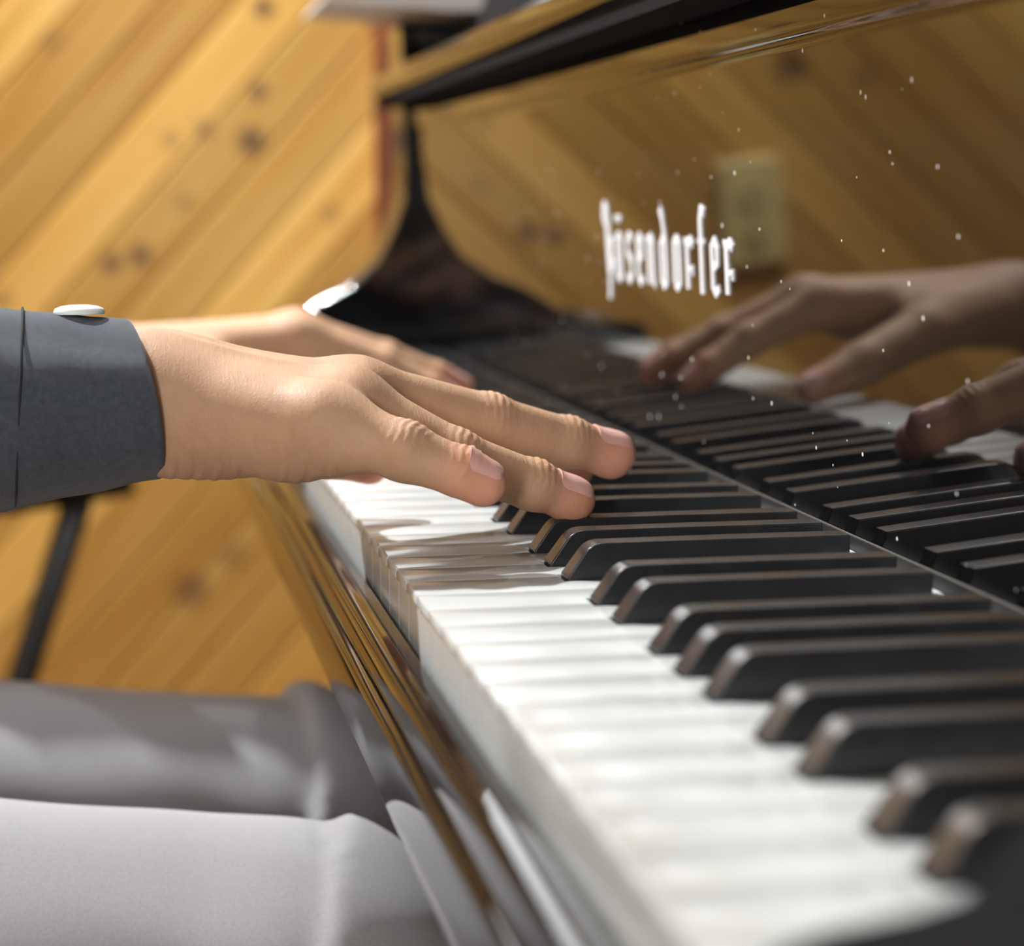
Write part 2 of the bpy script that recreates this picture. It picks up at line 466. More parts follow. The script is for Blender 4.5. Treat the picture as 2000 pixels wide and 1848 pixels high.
# --- keys
SEQ = 'C' + 'BAGFEDC'*8
OFF = {'C': .021, 'D': .0495, 'F': .091, 'G': .1175, 'A': .144}
blacks = []
for o in range(8):
    ci = 56-7*o
    for nme, of in OFF.items():
        if (ci+1)*W-of < NW*W-.01: blacks.append(((ci+1)*W-of, o))
blacks.sort()
def inset(poly, d):
    n = len(poly); out = []
    for i in range(n):
        p0, p1, p2 = np.array(poly[i-1]), np.array(poly[i]), np.array(poly[(i+1) % n])
        a, b = p1-p0, p2-p1; a /= np.linalg.norm(a); b /= np.linalg.norm(b)
        na, nb = np.array([-a[1], a[0]]), np.array([-b[1], b[0]])
        k = na+nb; k /= max(.3, (1+na@nb)); out.append(tuple(p1+k*d))
    return out
def white_key(k):
    g = .00032; y0, y1 = k*W+g, (k+1)*W-g
    lo = [c for c, _ in blacks if abs(c-k*W) < .006]; hi = [c for c, _ in blacks if abs(c-(k+1)*W) < .006]
    t0 = lo[0]+.0064 if lo else y0; t1 = hi[0]-.0064 if hi else y1
    XH, XB, r = .0492, .1434, .0010
    poly = []
    for cx, cy, a0 in ((r, y0+r, 180), ):
        for a in (180, 210, 240, 270): poly.append((cx+r*math.cos(math.radians(a)), cy+r*math.sin(math.radians(a))))
    if t0 > y0: poly += [(XH, y0), (XH, t0)]
    poly += [(XB, t0), (XB, t1)]
    if t1 < y1: poly += [(XH, t1), (XH, y1)]
    for a in (90, 120, 150, 180): poly.append((r+r*math.cos(math.radians(a)), y1-r+r*math.sin(math.radians(a))))
    back = [(max(x, .0009), y) for x, y in poly]
    i1 = inset(poly, .00025); i2 = inset(poly, .0009)
    rings = [(back, -.022), (back, -.0031), (poly, -.0029), (poly, -.0008), (i1, -.00022), (i2, 0.0)]
    V, F = [], []; n = len(poly)
    for ring, z in rings: V += [(x, y, z) for x, y in ring]
    for j in range(len(rings)-1):
        for i in range(n): F.append((j*n+i, j*n+(i+1) % n, (j+1)*n+(i+1) % n, (j+1)*n+i))
    F.append(tuple(range(n-1, -1, -1))); F.append(tuple((len(rings)-1)*n+i for i in range(n)))
    return V, F
for k in range(NW):
    v, f = white_key(k)
    dz = KEYDROP.get(k, 0)
    if dz: v = [(x, y, z-dz*max(0, 1-x/.22)) for x, y, z in v]
    q = obj('white_key', v, f, M['ivory'] if k < 52 else M['ebony'], gp, loc=(0, (k+.5)*W, 0))
    fix_normals(q); autosmooth(q, 40)
    if k >= 52: q['label'] = 'black-coloured natural key at the bass end'
def black_key():
    prof = [(.0501, -.006), (.0501, .0006), (.0555, .0080), (.0570, .0097), (.0590, .0108), (.0612, .0112), (.100, .0112), (.1430, .0110), (.1430, -.006)]
    V, F = [], []; n = len(prof)
    for sgn in (-1, 1):
        for x, z in prof:
            hw = .0056-.00075*max(0, min(1, z/.011))
            V.append((x, sgn*hw, z))
    F.append(tuple(range(n))); F.append(tuple(range(2*n-1, n-1, -1)))
    for i in range(n): F.append(((i+1) % n, i, n+i, n+(i+1) % n))
    return V, F
bv, bf = black_key()
first = None
for c, o in blacks:
    if first is None:
        first = fix_normals(obj('black_key', [(x, y+c, z) for x, y, z in bv], bf, M['ebony'], gp, loc=(0, c, 0)))
        bevel(first, .00055, 2, 24); first.data.polygons.foreach_set('use_smooth', [True]*len(first.data.polygons))
        wn = first.modifiers.new('WN', 'WEIGHTED_NORMAL'); wn.keep_sharp = False
    else:
        q = first.copy(); C.objects.link(q); q.location = (first.location[0], first.location[1]+c-blacks[0][0], first.location[2])
# --- key bed under the keys, strip of felt behind them
m = MB(); m.box((.003, -.004, -.060), (.165, YB+.004, -.024)); m.build('key_bed', M['satin'], gp)
m = MB(); m.box((.14355, .0005, -.012), (.1482, YB, .0036)); q = m.build('key_cloth', M['cloth'], gp); q['label'] = 'pale felt strip behind the black keys'
# --- key slip, in front of the keys
SL = [(-.0008, -.0180), (-.0066, -.0180), (-.0085, -.0186), (-.0099, -.0202), (-.0105, -.0226), (-.0108, -.0318), (-.0100, -.0334),
      (-.0022, -.0334), (-.0008, -.0330)]
m = MB(); m.prism_y(SL, -.005, YB+.005); autosmooth(m.build('key_slip', M['lacquer'], gp), 40)
SB = [(-.0095, -.0340), (-.0112, -.0344), (-.0124, -.0358), (-.0128, -.0385), (-.0126, -.0590), (-.0116, -.0618), (-.0095, -.0632), (.40, -.064), (.40, -.0605), (-.0015, -.0605), (-.0015, -.0338)]
m = MB(); m.prism_y(SB, -.13, YA+.07); autosmooth(m.build('front_rail', M['lacquer'], gp), 40)
# --- fallboard
LEAN = math.tan(math.radians(2.9))        # the fallboard overhangs the keys a little
def fbp(z): return (.1490-(z-.0115)*LEAN, z)
face = [(.1486, .0092), fbp(.0115), fbp(.0135), fbp(.09), fbp(.1675), fbp(.1710)]
roll = [(.1399, .1722), (.1392, .1735), (.1388, .1765), (.1386, .1815), (.1385, .1893), (.1390, .1898)]
def fb_x(z):
    return float(np.interp(z, [p[1] for p in face], [p[0] for p in face]))
m = MB(); m.prism_y(face+roll+[(.170, .1905), (.170, .0092)], .0005, YA-.0015); fb = autosmooth(m.build('fallboard', M['lacquer_dusty'], gp), 50)
m = MB(); m.prism_y([(.1492, .0090), (.1485, .0082), (.1485, -.006), (.160, -.006), (.160, .0090)], .0005, YB+.004); bevel(m.build('hinge_rail', M['stand'], fb), .0004, 2)
lipP = [(.112, .1955), (.1092, .1975), (.1082, .2010), (.1082, .2086), (.1088, .2092), (.1600, .2098), (.1600, .1895), (.1390, .1895)]
m = MB(); m.prism_y(lipP, .0005, YA-.0015); autosmooth(m.build('fallboard_lip', M['lacquer'], fb), 50)
m = MB(); m.box((.1125, .0007, .1878), (.1384, YA-.0017, .1893)); m.box((.1125, .0007, .1893), (.1165, YA-.0017, .1954)); m.build('lip_underside', M['felt'], fb)  # matte black strips along the underside of the lip
# --- name on the fallboard: narrow gothic letters
def name_letters():
    a0, zb, xh, lw = LOGO
    glyph = {
     'B': [([(.40, 1.50), (.40, 1.0), (.46, .5), (.52, .04)], .50), ([(.50, 1.30), (.26, 1.54), (.04, 1.66), (-.10, 1.45), (.10, 1.26)], .36), ([(.42, .96), (.92, .84), (.72, .55), (1.0, .36), (.62, .03), (.28, .10)], .2), ([(.50, .0), (.44, -.22), (.34, -.42), (.22, -.36)], .3)],
     'o': [([(.18, .1), (.2, .92), (.5, 1.02)], .27), ([(.5, 1.02), (.78, .9), (.78, .1), (.45, 0), (.18, .1)], .25)],
     'u': [([(.2, 1.3), (.3, 1.42)], .2), ([(.65, 1.3), (.75, 1.42)], .2)],
     's': [([(.85, .92), (.5, 1.02), (.25, .86), (.3, .62), (.72, .42), (.75, .14), (.45, .0), (.15, .1)], .25)],
     'e': [([(.85, .12), (.5, 0), (.22, .12), (.22, .9), (.5, 1.02), (.78, .86), (.75, .58), (.25, .46)], .25)],
     'n': [([(.02, .95), (.2, 1.0), (.2, .0)], .26), ([(.2, .85), (.55, 1.02), (.76, .9), (.76, .05), (.95, .0)], .26)],
     'd': [([(.78, .1), (.45, 0), (.2, .12), (.2, .86), (.6, 1.02)], .26), ([(.78, .05), (.78, .95), (.5, 1.42), (.25, 1.6)], .26)],
     'r': [([(.02, .95), (.24, 1.0), (.24, .02)], .28), ([(.24, .85), (.6, 1.0), (.85, .88)], .26), ([(.3, .40), (.85, .46), (.75, .30)], .16)],
     'f': [([(.35, -.04), (.38, 1.4), (.52, 1.6), (.80, 1.52)], .30), ([(.05, .98), (.75, .98)], .16)],
    }
    txt = ['B', 'o', 's', 'e', 'n', 'd', 'o', 'r', 'f', 'e', 'r']
    m = MB(); a = 0.0
    adv = {'B': 1.32, 'f': 1.15, 'n': 1.45, 'd': 1.45}
    def stroke(pts, wd):
        P = [np.array([a+p[0]*lw, zb+p[1]*xh]) for p in pts]; h = wd*lw*.5
        Lf, Rt = [], []
        for i, p in enumerate(P):
            d = P[min(i+1, len(P)-1)]-P[max(i-1, 0)]; d /= np.linalg.norm(d); nn = np.array([-d[1], d[0]])
            Lf.append(p+nn*h); Rt.append(p-nn*h)
        n = len(P); V = []
        for off in (-.0007, .0012):
            for q in Lf+Rt: V.append((fb_x(q[1])+off, a0-q[0], q[1]))
        F = []
        for i in range(n-1):
            F.append((i, i+1, n+i+1, n+i)); F.append((2*n+i, 3*n+i, 3*n+i+1, 2*n+i+1))
            F.append((i, 2*n+i, 2*n+i+1, i+1)); F.append((n+i, n+i+1, 3*n+i+1, 3*n+i))
        F += [(0, n, 3*n, 2*n), (n-1, 3*n-1, 4*n-1, 2*n-1)]
        m.add(V, F)
    for j, ch in enumerate(txt):
        for pts, wd in glyph[ch]: stroke(pts, wd)
        if j == 1:
            for pts, wd in glyph['u']: stroke(pts, wd)
        a += adv.get(ch, 1.30)*lw*1.13
    return m
q = name_letters().build('name_lettering', M['letter'], fb); q['label'] = 'silver gothic name lettering'
# --- cheeks at both ends of the keys
cheek = [(-.0095, -.0335), (-.0105, .002), (-.0085, .0075), (-.004, .0108), (.004, .0125), (.020, .0145), (.045, .017), (.100, .019), (.1478, .0195), (.1478, -.0335)]
m = MB(); m.prism_y(cheek, YB+.0055, YA-.0005); autosmooth(m.build('cheek_block', M['lacquer'], gp), 40)
tre = [(-.0095, -.0335), (-.0105, .004), (-.008, .0115), (-.002, .0158), (.006, .0183), (.0176, .0199), (.0249, .0217), (.0285, .0252), (.0320, .0298), (.045, .038), (.070, .052), (.10, .070), (.12, .092), (.1478, .12), (.1478, -.0335)]
m = MB(); m.prism_y([(x, z+.0012*(z > .015)) for x, z in tre], -.0560, -.0045); autosmooth(m.build('cheek_block', M['felt'], gp), 40)
arm = [(-.0090, -.0335), (-.0100, .004), (-.007, .010), (0, .0130), (.020, .0170), (.0419, .0229), (.0658, .0419), (.0896, .0535), (.1135, .0730), (.1257, .0965), (.1339, .1200), (.1345, .155), (.1332, .205), (.1320, .250), (.1335, .2525), (.40, .2525), (.40, -.0335)]
for y0, y1 in ((YA, YA+.07), (-.130, -.0565)):
    m = MB(); m.prism_y(arm, y0, y1); bevel(autosmooth(m.build('arm', M['lacquer'], gp), 40), .003, 3, 50)
# --- name board, music desk, case, lid, legs
m = MB(); m.box((.1705, .0005, -.02), (.185, YA-.0015, .2510)); m.build('name_board', M['lacquer'], gp)
m = MB(); m.prism_y([(.150, .2104), (.158, .2104), (.240, .52), (.230, .52)], .22, 1.135); bevel(m.build('music_desk', M['felt'], gp), .002, 2)
case = [(.4005, -.130), (.4005, 1.410), (2.25, 1.41), (2.38, 1.36), (2.42, 1.22), (2.38, 1.02), (2.22, .86), (1.9, .76), (1.55, .62), (1.2, .30), (.95, .02), (.75, -.10)]
m = MB(); m.prism_z(case, -.10, .2525); autosmooth(m.build('case', M['lacquer'], gp), 40)
m = MB(); m.prism_z([(x*1.004+.10*(i < 2), y) for i, (x, y) in enumerate(case)], .2530, .271); autosmooth(m.build('lid', M['lacquer'], gp), 40)
for lx, ly in ((.22, -.045), (.22, 1.33), (1.95, 1.1)):
    zt = -.0645 if lx < .4 else -.1005
    m = MB(); m.tube([(lx, ly, zt), (lx, ly, zt-.06), (lx, ly, ZF+.10)], [.055, .062, .036], 8); lg = m.build('leg', M['lacquer'], gp)
    m = MB(); m.tube([(lx, ly-.012, ZF+.035), (lx, ly+.012, ZF+.035)], .035, 20); m.tube([(lx, ly, ZF+.06), (lx, ly, ZF+.105)], .012, 12); m.build('caster', M['metal'], lg)
ly = thing('pedal_lyre', '', '', (.5, .66, -.2)); del ly['label']; del ly['category']; ly.parent = gp; ly.location = (0, 0, 0)
for dy in (-.07, .07):
    m = MB(); m.tube([(.52, .66+dy, -.0995), (.52, .66+dy*.6, ZF+.14)], .014, 12); m.build('lyre_post', M['lacquer'], ly)
m = MB(); m.box((.42, .56, ZF+.06), (.58, .76, ZF+.15)); bevel(m.build('pedal_box', M['lacquer'], ly), .006)
for dy in (-.06, 0, .06):
    m = MB(); m.box((.30, .66+dy-.012, ZF+.055), (.43, .66+dy+.012, ZF+.065)); bevel(m.build('pedal', M['metal'], ly), .003)

# --- sheet lying on the bass arm, sticking out over its front
sh = []
sm = MB(); n = 14
top, bot = [], []
for i in range(n+1):
    t = i/n; x = .066+.25*t; z = .2565-.0035*math.sin(t*2.6) + .004*max(0, .35-t)*0 + (.003*(t-.32) if t > .32 else 0)
    top.append((x, .2620+.0028*math.sin(t*3.1)+.004*t*(1-t))); bot.append((x, .2532 + .0068*max(0, 1-t/.36)))
sm.prism_y(top+bot[::-1], 1.250, 1.402)
s = autosmooth(sm.build('sheet_music', M['paper']), 40); tag(s, 'white sheet music booklet lying on the far piano arm', 'sheet music')

# ---------------------------------------------------------------- the player
pr_ = thing('person', 'person in a dark grey jacket and light grey trousers, both hands on the keys', 'person', (-.45, .64, ZF))

SKIN = np.array([.525, .325, .205]); PINK = np.array([.76, .29, .20]); KNUCK = np.array([.55, .27, .16])

# right hand, the near one, seen from the little-finger side
RW = V3((-.076, .452, .0505))
RH = dict(
    kp=.012, kf=.009,
    palm=[((-.19, .447, .046), (-.076, .445, .0508), .0240, .0216), ((-.19, .459, .046), (-.078, .459, .0515), .0240, .0214),
          ((-.076, .4435, .0500), (-.0215, .4085, .0462), .0175, .0114), ((-.076, .447, .0525), (-.0110, .427, .0500), .0180, .0114),
          ((-.076, .455, .0530), (-.0060, .448, .0512), .0170, .0116), ((-.076, .462, .0520), (-.0070, .471, .0495), .0170, .0116),
          ((-.062, .4385, .0430), (-.0300, .4205, .0415), .0130, .0115), ((-.050, .445, .0420), (-.022, .440, .0400), .0140, .0120),
          ((-.030, .4205, .0415), (-.0190, .4110, .0420), .0115, .0105),
          ((-.060, .475, .0440), (-.030, .492, .0380), .0160, .0145)],
    fingers=[
        dict(J=[(-.0215, .4085, .0468), (.0030, .3965, .0385), (.0205, .3925, .0318), (.0282, .3925, .0288)], R=[.0112, .0094, .0078, .0064], n=(0, -.35, 1), wr=[1, 2], pads=[((.0275, .3925, .0276), .0067)]),
        dict(J=[(-.0110, .427, .0505), (.0225, .4190, .0330), (.0505, .4240, .0225), (.0650, .4265, .0168)], R=[.0116, .0096, .0083, .0068], n=(0, -.30, 1), wr=[1, 2], pads=[((.0635, .4265, .0165), .0072)]),
        dict(J=[(-.0060, .449, .0520), (.0409, .4560, .0405), (.0706, .4620, .0320), (.0885, .4660, .0275)], R=[.0122, .0102, .0090, .0074], n=(0, -.25, 1), wr=[1, 2], pads=[((.0870, .4660, .0262), .0078)]),
        dict(J=[(-.0070, .472, .0500), (.0400, .4880, .0350), (.0660, .4960, .0240), (.0810, .5000, .0175)], R=[.0118, .0098, .0084, .0068], n=(0, .05, 1), wr=[1, 2], pads=[((.0800, .5000, .0168), .0070)]),
    ],
    thumb=dict(J=[(-.060, .478, .0450), (-.030, .503, .0350), (-.0090, .513, .0258), (.0050, .5110, .0208)], R=[.0150, .0118, .0100, .0080]),
    marks=[(-.0350, .4085, .0545)],
)
def wrist_creases(P):
    """skin folds across the wrist and the heel of the little-finger side"""
    x, y, z = P[..., 0], P[..., 1], P[..., 2]
    low = np.clip((.056-z)/.022, 0, 1)*np.clip((.470-y)/.02, 0, 1)
    w = np.exp(-((x+.060)/.020)**2)+.75*np.exp(-((x+.028)/.012)**2)
    ph = x+.10*(z-.04)+.0010*np.sin(z*330)
    return w*low*.5*(.00042*np.sin(ph*2*math.pi/.0050)+.00028*np.sin(ph*2*math.pi/.0029+1.3))
def tendons(P):
    x, y, z = P[..., 0], P[..., 1], P[..., 2]
    f = 0
    for (y0, y1) in ((.445, .427), (.454, .448), (.462, .470)):
        t = np.clip((x+.076)/.068, 0, 1); yc = y0+(y1-y0)*t
        f = f-.0009*np.exp(-((y-yc)/.0032)**2)*np.clip((x+.075)/.02, 0, 1)*np.clip((.006-x)/.02, 0, 1)*np.clip((z-.055)/.006, 0, 1)
    return f
RH['disp'] = [wrist_creases, tendons]
# left hand, farther down the keyboard, thumb towards the camera
LH = dict(
    kp=.012, kf=.009,
    palm=[((-.22, .823, .000), (-.110, .838, .0310), .0240, .0205), ((-.22, .813, .000), (-.110, .826, .0315), .0240, .0205),
          ((-.108, .824, .0340), (.0060, .818, .0470), .0175, .0116), ((-.108, .830, .0340), (.0070, .842, .0490), .0175, .0116),
          ((-.108, .836, .0330), (.0020, .866, .0450), .0175, .0113), ((-.108, .842, .0310), (-.0090, .886, .0400), .0175, .0108),
          ((-.095, .815, .0310), (-.045, .795, .0350), .0165, .0155), ((-.095, .850, .0270), (-.030, .882, .0310), .0150, .0120),
          ((-.060, .835, .0330), (-.020, .840, .0390), .0150, .0120)],
    fingers=[
        dict(J=[(.0060, .818, .0475), (.0490, .815, .0330), (.0730, .812, .0215), (.0850, .811, .0145)], R=[.0116, .0095, .0082, .0068], n=(0, -.1, 1), wr=[1, 2]),
        dict(J=[(.0070, .842, .0495), (.0540, .845, .0345), (.0820, .849, .0235), (.0960, .851, .0175)], R=[.0118, .0097, .0084, .0070], n=(0, 0, 1), wr=[1, 2]),
        dict(J=[(.0020, .866, .0455), (.0460, .874, .0330), (.0720, .881, .0235), (.0860, .885, .0170)], R=[.0115, .0094, .0082, .0068], n=(0, 0, 1), wr=[1, 2]),
        dict(J=[(-.0090, .886, .0405), (.0250, .901, .0310), (.0450, .909, .0235), (.0570, .913, .0175)], R=[.0108, .0086, .0074, .0060], n=(0, .2, 1), wr=[1, 2]),
    ],
    thumb=dict(J=[(-.080, .808, .0330), (-.036, .780, .0300), (.0060, .762, .0190), (.0370, .752, .0105)], R=[.0165, .0135, .0112, .0086]),
)
def hand_tint(V, Hd):
    col = np.tile(SKIN, (len(V), 1))
    P = V.astype(np.float32)
    def blend(c, r, target, w):
        nonlocal col
        d = np.linalg.norm(P-np.array(c, np.float32), axis=1); k = (np.clip(1-d/r, 0, 1)**1.0*w)[:, None]
        col = col*(1-k)+target*k
    chains = [f['J'] for f in Hd['fingers']] + [Hd['thumb']['J']]
    for J in chains:
        blend(J[-1], .021, PINK, .85)
        for j in J[1:-1]: blend(j, .011, KNUCK, .45)
    for c in Hd.get('marks', []): blend(c, .0055, np.array([.36, .17, .12]), .7)
    return col

h1 = FINE; h2 = FINE*1.7
V1, F1 = body_mesh(lambda P: hand_sdf(P, RH), (-.15, .375, -.004), (.105, .530, .088), h1); V1 = smooth_mesh(V1, F1, 1, .4)
V2, F2 = body_mesh(lambda P: hand_sdf(P, LH), (-.18, .735, -.012), (.115, .932, .075), h2); V2 = smooth_mesh(V2, F2, 1, .4)

# hidden part of the body: arms, trunk, neck, head
SH_R, EL_R = (-.47, .45, .32), (-.37, .418, .045)
SH_L, EL_L = (-.47, .82, .32), (-.38, .812, -.010)
def core_sdf(P):
    f = cone_sdf(P, (-.50, .635, -.08), (-.47, .635, .30), .13, .12)
    f = smin(f, cone_sdf(P, (-.47, .50, .30), (-.47, .77, .30), .06, .06), .06)
    for s, e, w in ((SH_R, EL_R, (-.12, .453, .049)), (SH_L, EL_L, (-.15, .832, .022))):
        f = smin(f, cone_sdf(P, s, e, .048, .034), .03); f = smin(f, cone_sdf(P, e, w, .034, .022), .02)
    f = smin(f, cone_sdf(P, (-.46, .635, .34), (-.42, .635, .47), .055, .052), .04)
    q = (P-np.array([-.40, .635, .575], np.float32))/np.array([.098, .076, .125], np.float32)
    hd = (np.linalg.norm(q, axis=-1)-1)*.085
    f = smin(f, hd, .03)
    f = smin(f, cone_sdf(P, (-.312, .635, .575), (-.288, .635, .548), .009, .014), .012)        # nose
    f = smin(f, cone_sdf(P, (-.33, .635, .475), (-.345, .635, .470), .022, .024), .02)           # chin
    for sy in (-1, 1):
        f = smin(f, cone_sdf(P, (-.400, .635+sy*.078, .59), (-.395, .635+sy*.080, .555), .014, .010), .008)   # ears
        f = -smin(-f, np.linalg.norm(P-np.array([-.305, .635+sy*.032, .585], np.float32), axis=-1)-.014, .012)  # eye sockets
    f = smin(f, cone_sdf(P, (-.312, .615, .515), (-.312, .655, .515), .007, .007), .006)          # mouth
    return f
V3_, F3 = body_mesh(core_sdf, (-.68, .30, -.24), (-.08, .97, .74), .009)
V = np.concatenate([V1, V2, V3_]); F = np.concatenate([F1, F2+len(V1), F3+len(V1)+len(V2)])
body = obj('body', V, F, M['skin'], pr_, True); body['label'] = 'bare hands and forearms'
colr = np.concatenate([hand_tint(V1, RH), hand_tint(V2, LH), np.tile(SKIN, (len(V3_), 1))])
at = body.data.attributes.new('tint', 'FLOAT_COLOR', 'POINT')
at.data.foreach_set('color', np.concatenate([colr, np.ones((len(colr), 1))], 1).astype(np.float32).ravel())

# nails
def nail(Hd, J, R, nrm, width, s0, s1, lift=.0005):
    a, b = V3(J[-2]), V3(J[-1]); ax = (b-a)/np.linalg.norm(b-a)
    n = V3(nrm); n = n-ax*(n@ax); n /= np.linalg.norm(n); bi = np.cross(ax, n)
    ns, nf = 11, 13; V = []
    def reach(sv, ph):
        """distances from the bone to the skin over a whole row, found by marching inwards"""
        d = np.cos(ph)[:, None]*n+np.sin(ph)[:, None]*bi; rr = np.full(len(ph), .018)
        for _ in range(12):
            q = (b+ax*sv+d*rr[:, None]).astype(np.float32)
            rr = np.maximum(rr-hand_sdf(q, Hd)*.9, .001)
        return rr
    lim = {}
    rows = []
    for i in range(ns):
        t = i/(ns-1); sv = s0+(s1-s0)*t
        wd = width*(math.sin(min(1, (t+.16)/.36)*math.pi/2)**.8)*(1-.22*max(0, (t-.80)/.2)**2)
        row = []; phs = wd*(2*np.arange(nf)/(nf-1)-1); rrs = reach(sv, phs)
        for j in range(nf):
            ph = float(phs[j]); rr = float(rrs[j])
            if t < .62: lim[j] = rr
            else: rr = max(rr, lim[j]-.0022*(t-.62)/.38)
            row.append((ph, rr, sv))
        rows.append(row)
    for lay in (0, 1):
        for row in rows:
            for j, (ph, rr, sv) in enumerate(row):
                edge = 1-abs(2*j/(nf-1)-1)**4
                off = -.0008 if lay == 0 else lift*(.25+.75*edge)
                V.append(b+ax*sv+(rr+off)*(math.cos(ph)*n+math.sin(ph)*bi))
    m = MB(); m.v = [tuple(p) for p in V]; k = ns*nf
    for i in range(ns-1):
        for j in range(nf-1):
            q = (i*nf+j, i*nf+j+1, (i+1)*nf+j+1, (i+1)*nf+j)
            m.f.append(tuple(x+k for x in q)); m.f.append(q[::-1])
    rim = [j for j in range(nf)] + [i*nf+nf-1 for i in range(1, ns)] + [(ns-1)*nf+j for j in range(nf-2, -1, -1)] + [i*nf for i in range(ns-2, 0, -1)]
    for a_, b_ in zip(rim, rim[1:]+rim[:1]): m.f.append((a_, b_, b_+k, a_+k))
    return autosmooth(m.build('fingernail', M['nail'], pr_), 60)
for Hd in (RH, LH):
    for f in Hd['fingers']:
        R = f['R']; nail(Hd, f['J'], R, f['n'], .92, -R[-1]*1.35, R[-1]*.62)
    nail(Hd, Hd['thumb']['J'], Hd['thumb']['R'], (0, -.5, 1) if Hd is LH else (0, .5, 1), .95, -.006, .0075)

# sleeves
def ring_loft(name, secs, mat, n=64, wr=0.0, seed=1, thick=.0016, freq=5, parent=pr_, open_end=True):
    """secs: (center, ry, rz); rings perpendicular to the path; the last end is open and has a turned-in hem"""
    rng = np.random.default_rng(seed); ph = rng.uniform(0, 6.28, 8)
    pts = [V3(s[0]) for s in secs]; m = MB(); rows = []
    def ring(i, inner):
        d = pts[min(i+1, len(pts)-1)]-pts[max(i-1, 0)]; d /= np.linalg.norm(d)
        up = np.array([0, 0, 1.0]); side = np.cross(up, d); side /= np.linalg.norm(side); up = np.cross(d, side)
        out = []
        for k in range(n):
            t = 2*math.pi*k/n; x = pts[i][0]
            w = wr*(math.sin(freq*t+ph[0]+x*90)*.5+math.sin(3*t+ph[1]-x*140)*.6+math.sin(2*t+x*230+ph[2])*.5)*(secs[i][3] if len(secs[i]) > 3 else 1)
            ry, rz = secs[i][1]-inner+w, secs[i][2]-inner+w
            out.append(tuple(pts[i]+side*ry*math.cos(t)+up*rz*math.sin(t)+d*(secs[i][4]*(math.cos(t)+.55*math.sin(t)) if len(secs[i]) > 4 else 0)))
        return out
    for i in range(len(secs)): rows.append(ring(i, 0))
    j = len(secs)-1
    if open_end:
        for i in (j, j-1, max(j-2, 0)): rows.append(ring(i, thick))
    V = [p for r in rows for p in r]; F = []
    for i in range(len(rows)-1):
        for k in range(n): F.append((i*n+k, i*n+(k+1) % n, (i+1)*n+(k+1) % n, (i+1)*n+k))
    o = fix_normals(obj(name, V, F, mat, parent, True))
    return o
def lerp_secs(a, n):
    out = []
    for i in range(len(a)-1):
        for k in range(n):
            t = k/n; out.append(tuple([tuple(V3(a[i][0])*(1-t)+V3(a[i+1][0])*t)]+[a[i][q]*(1-t)+a[i+1][q]*t for q in range(1, 5)]))
    out.append(a[-1]); return out
# near sleeve and cuff
sl = ring_loft('sleeve', lerp_secs([((-.41, .418, .044), .060, .060, 1, 0), ((-.27, .435, .046), .052, .050, 1, 0), ((-.170, .450, .0490), .0390, .0355, .8, 0), ((-.1260, .4535, .0500), .0365, .0330, .25, 0)], 8), M['jacket'], wr=.0016, seed=3)
cf = ring_loft('cuff', lerp_secs([((-.1640, .4505, .0488), .0385, .0345, 0.3, 0), ((-.1270, .4530, .0500), .0380, .0342, .35, 0), ((-.1020, .4520, .0512), .0368, .0304, .4, -.002), ((-.0880, .4515, .0522), .0362, .0284, .25, -.005), ((-.0785, .4510, .0524), .0352, .0272, .1, -.0065)], 7), M['jacket'], wr=.0013, seed=8, parent=sl)
c0 = V3((-.1195, .4528, .0504)); m = MB()
m.tube([c0+np.array([.003*math.sin(2*math.pi*k/96-.6), .0378*math.cos(2*math.pi*k/96), .0333*math.sin(2*math.pi*k/96)]) for k in range(97)], .00045, 6, False); m.build('seam', M['jacketseam'], cf, True)
m = MB(); bc = V3((-.0985, .449, .0822))
ang = [(0, .0085), (.0008, .0085), (.0018, .0080), (.0026, .0062), (.0030, .0035), (.0031, .0006)]
pv = []
for z, r in ang:
    for k in range(28): pv.append(tuple(bc+np.array([r*math.cos(k*math.pi/14), r*math.sin(k*math.pi/14), z-.0006])))
fs = [(i*28+k, i*28+(k+1) % 28, (i+1)*28+(k+1) % 28, (i+1)*28+k) for i in range(5) for k in range(28)]
fs += [tuple(range(27, -1, -1)), tuple(5*28+k for k in range(28))]
m.add(pv, fs); m.build('button', M['button'], cf, True)
sl2 = ring_loft('sleeve', lerp_secs([((-.42, .812, -.010), .062, .062, 1, 0), ((-.30, .812, -.008), .054, .052, 1, 0), ((-.19, .820, .012), .043, .040, 1, 0), ((-.118, .830, .0325), .0345, .0290, .4, 0)], 8), M['jacket'], wr=.0018, seed=5)

# jacket over trunk and upper arms
def jacket_sdf(P):
    f = cone_sdf(P, (-.50, .635, -.12), (-.475, .635, .29), .165, .145)
    f = smin(f, cone_sdf(P, (-.47, .49, .30), (-.47, .78, .30), .072, .072), .07)
    for s, e in ((SH_R, (-.375, .415, .042)), (SH_L, (-.395, .815, -.008))):
        f = smin(f, cone_sdf(P, s, e, .072, .060), .03)
    f = np.maximum(f, -(cone_sdf(P, (-.46, .635, .33), (-.40, .635, .55), .068, .085)))
    return f+.003*np.sin(P[..., 0]*60+P[..., 2]*35)*np.sin(P[..., 1]*50)
Vj, Fj = body_mesh(jacket_sdf, (-.72, .28, -.30), (-.28, 1.0, .42), .010)
obj('jacket', smooth_mesh(Vj, Fj, 2), Fj, M['jacket'], pr_, True)

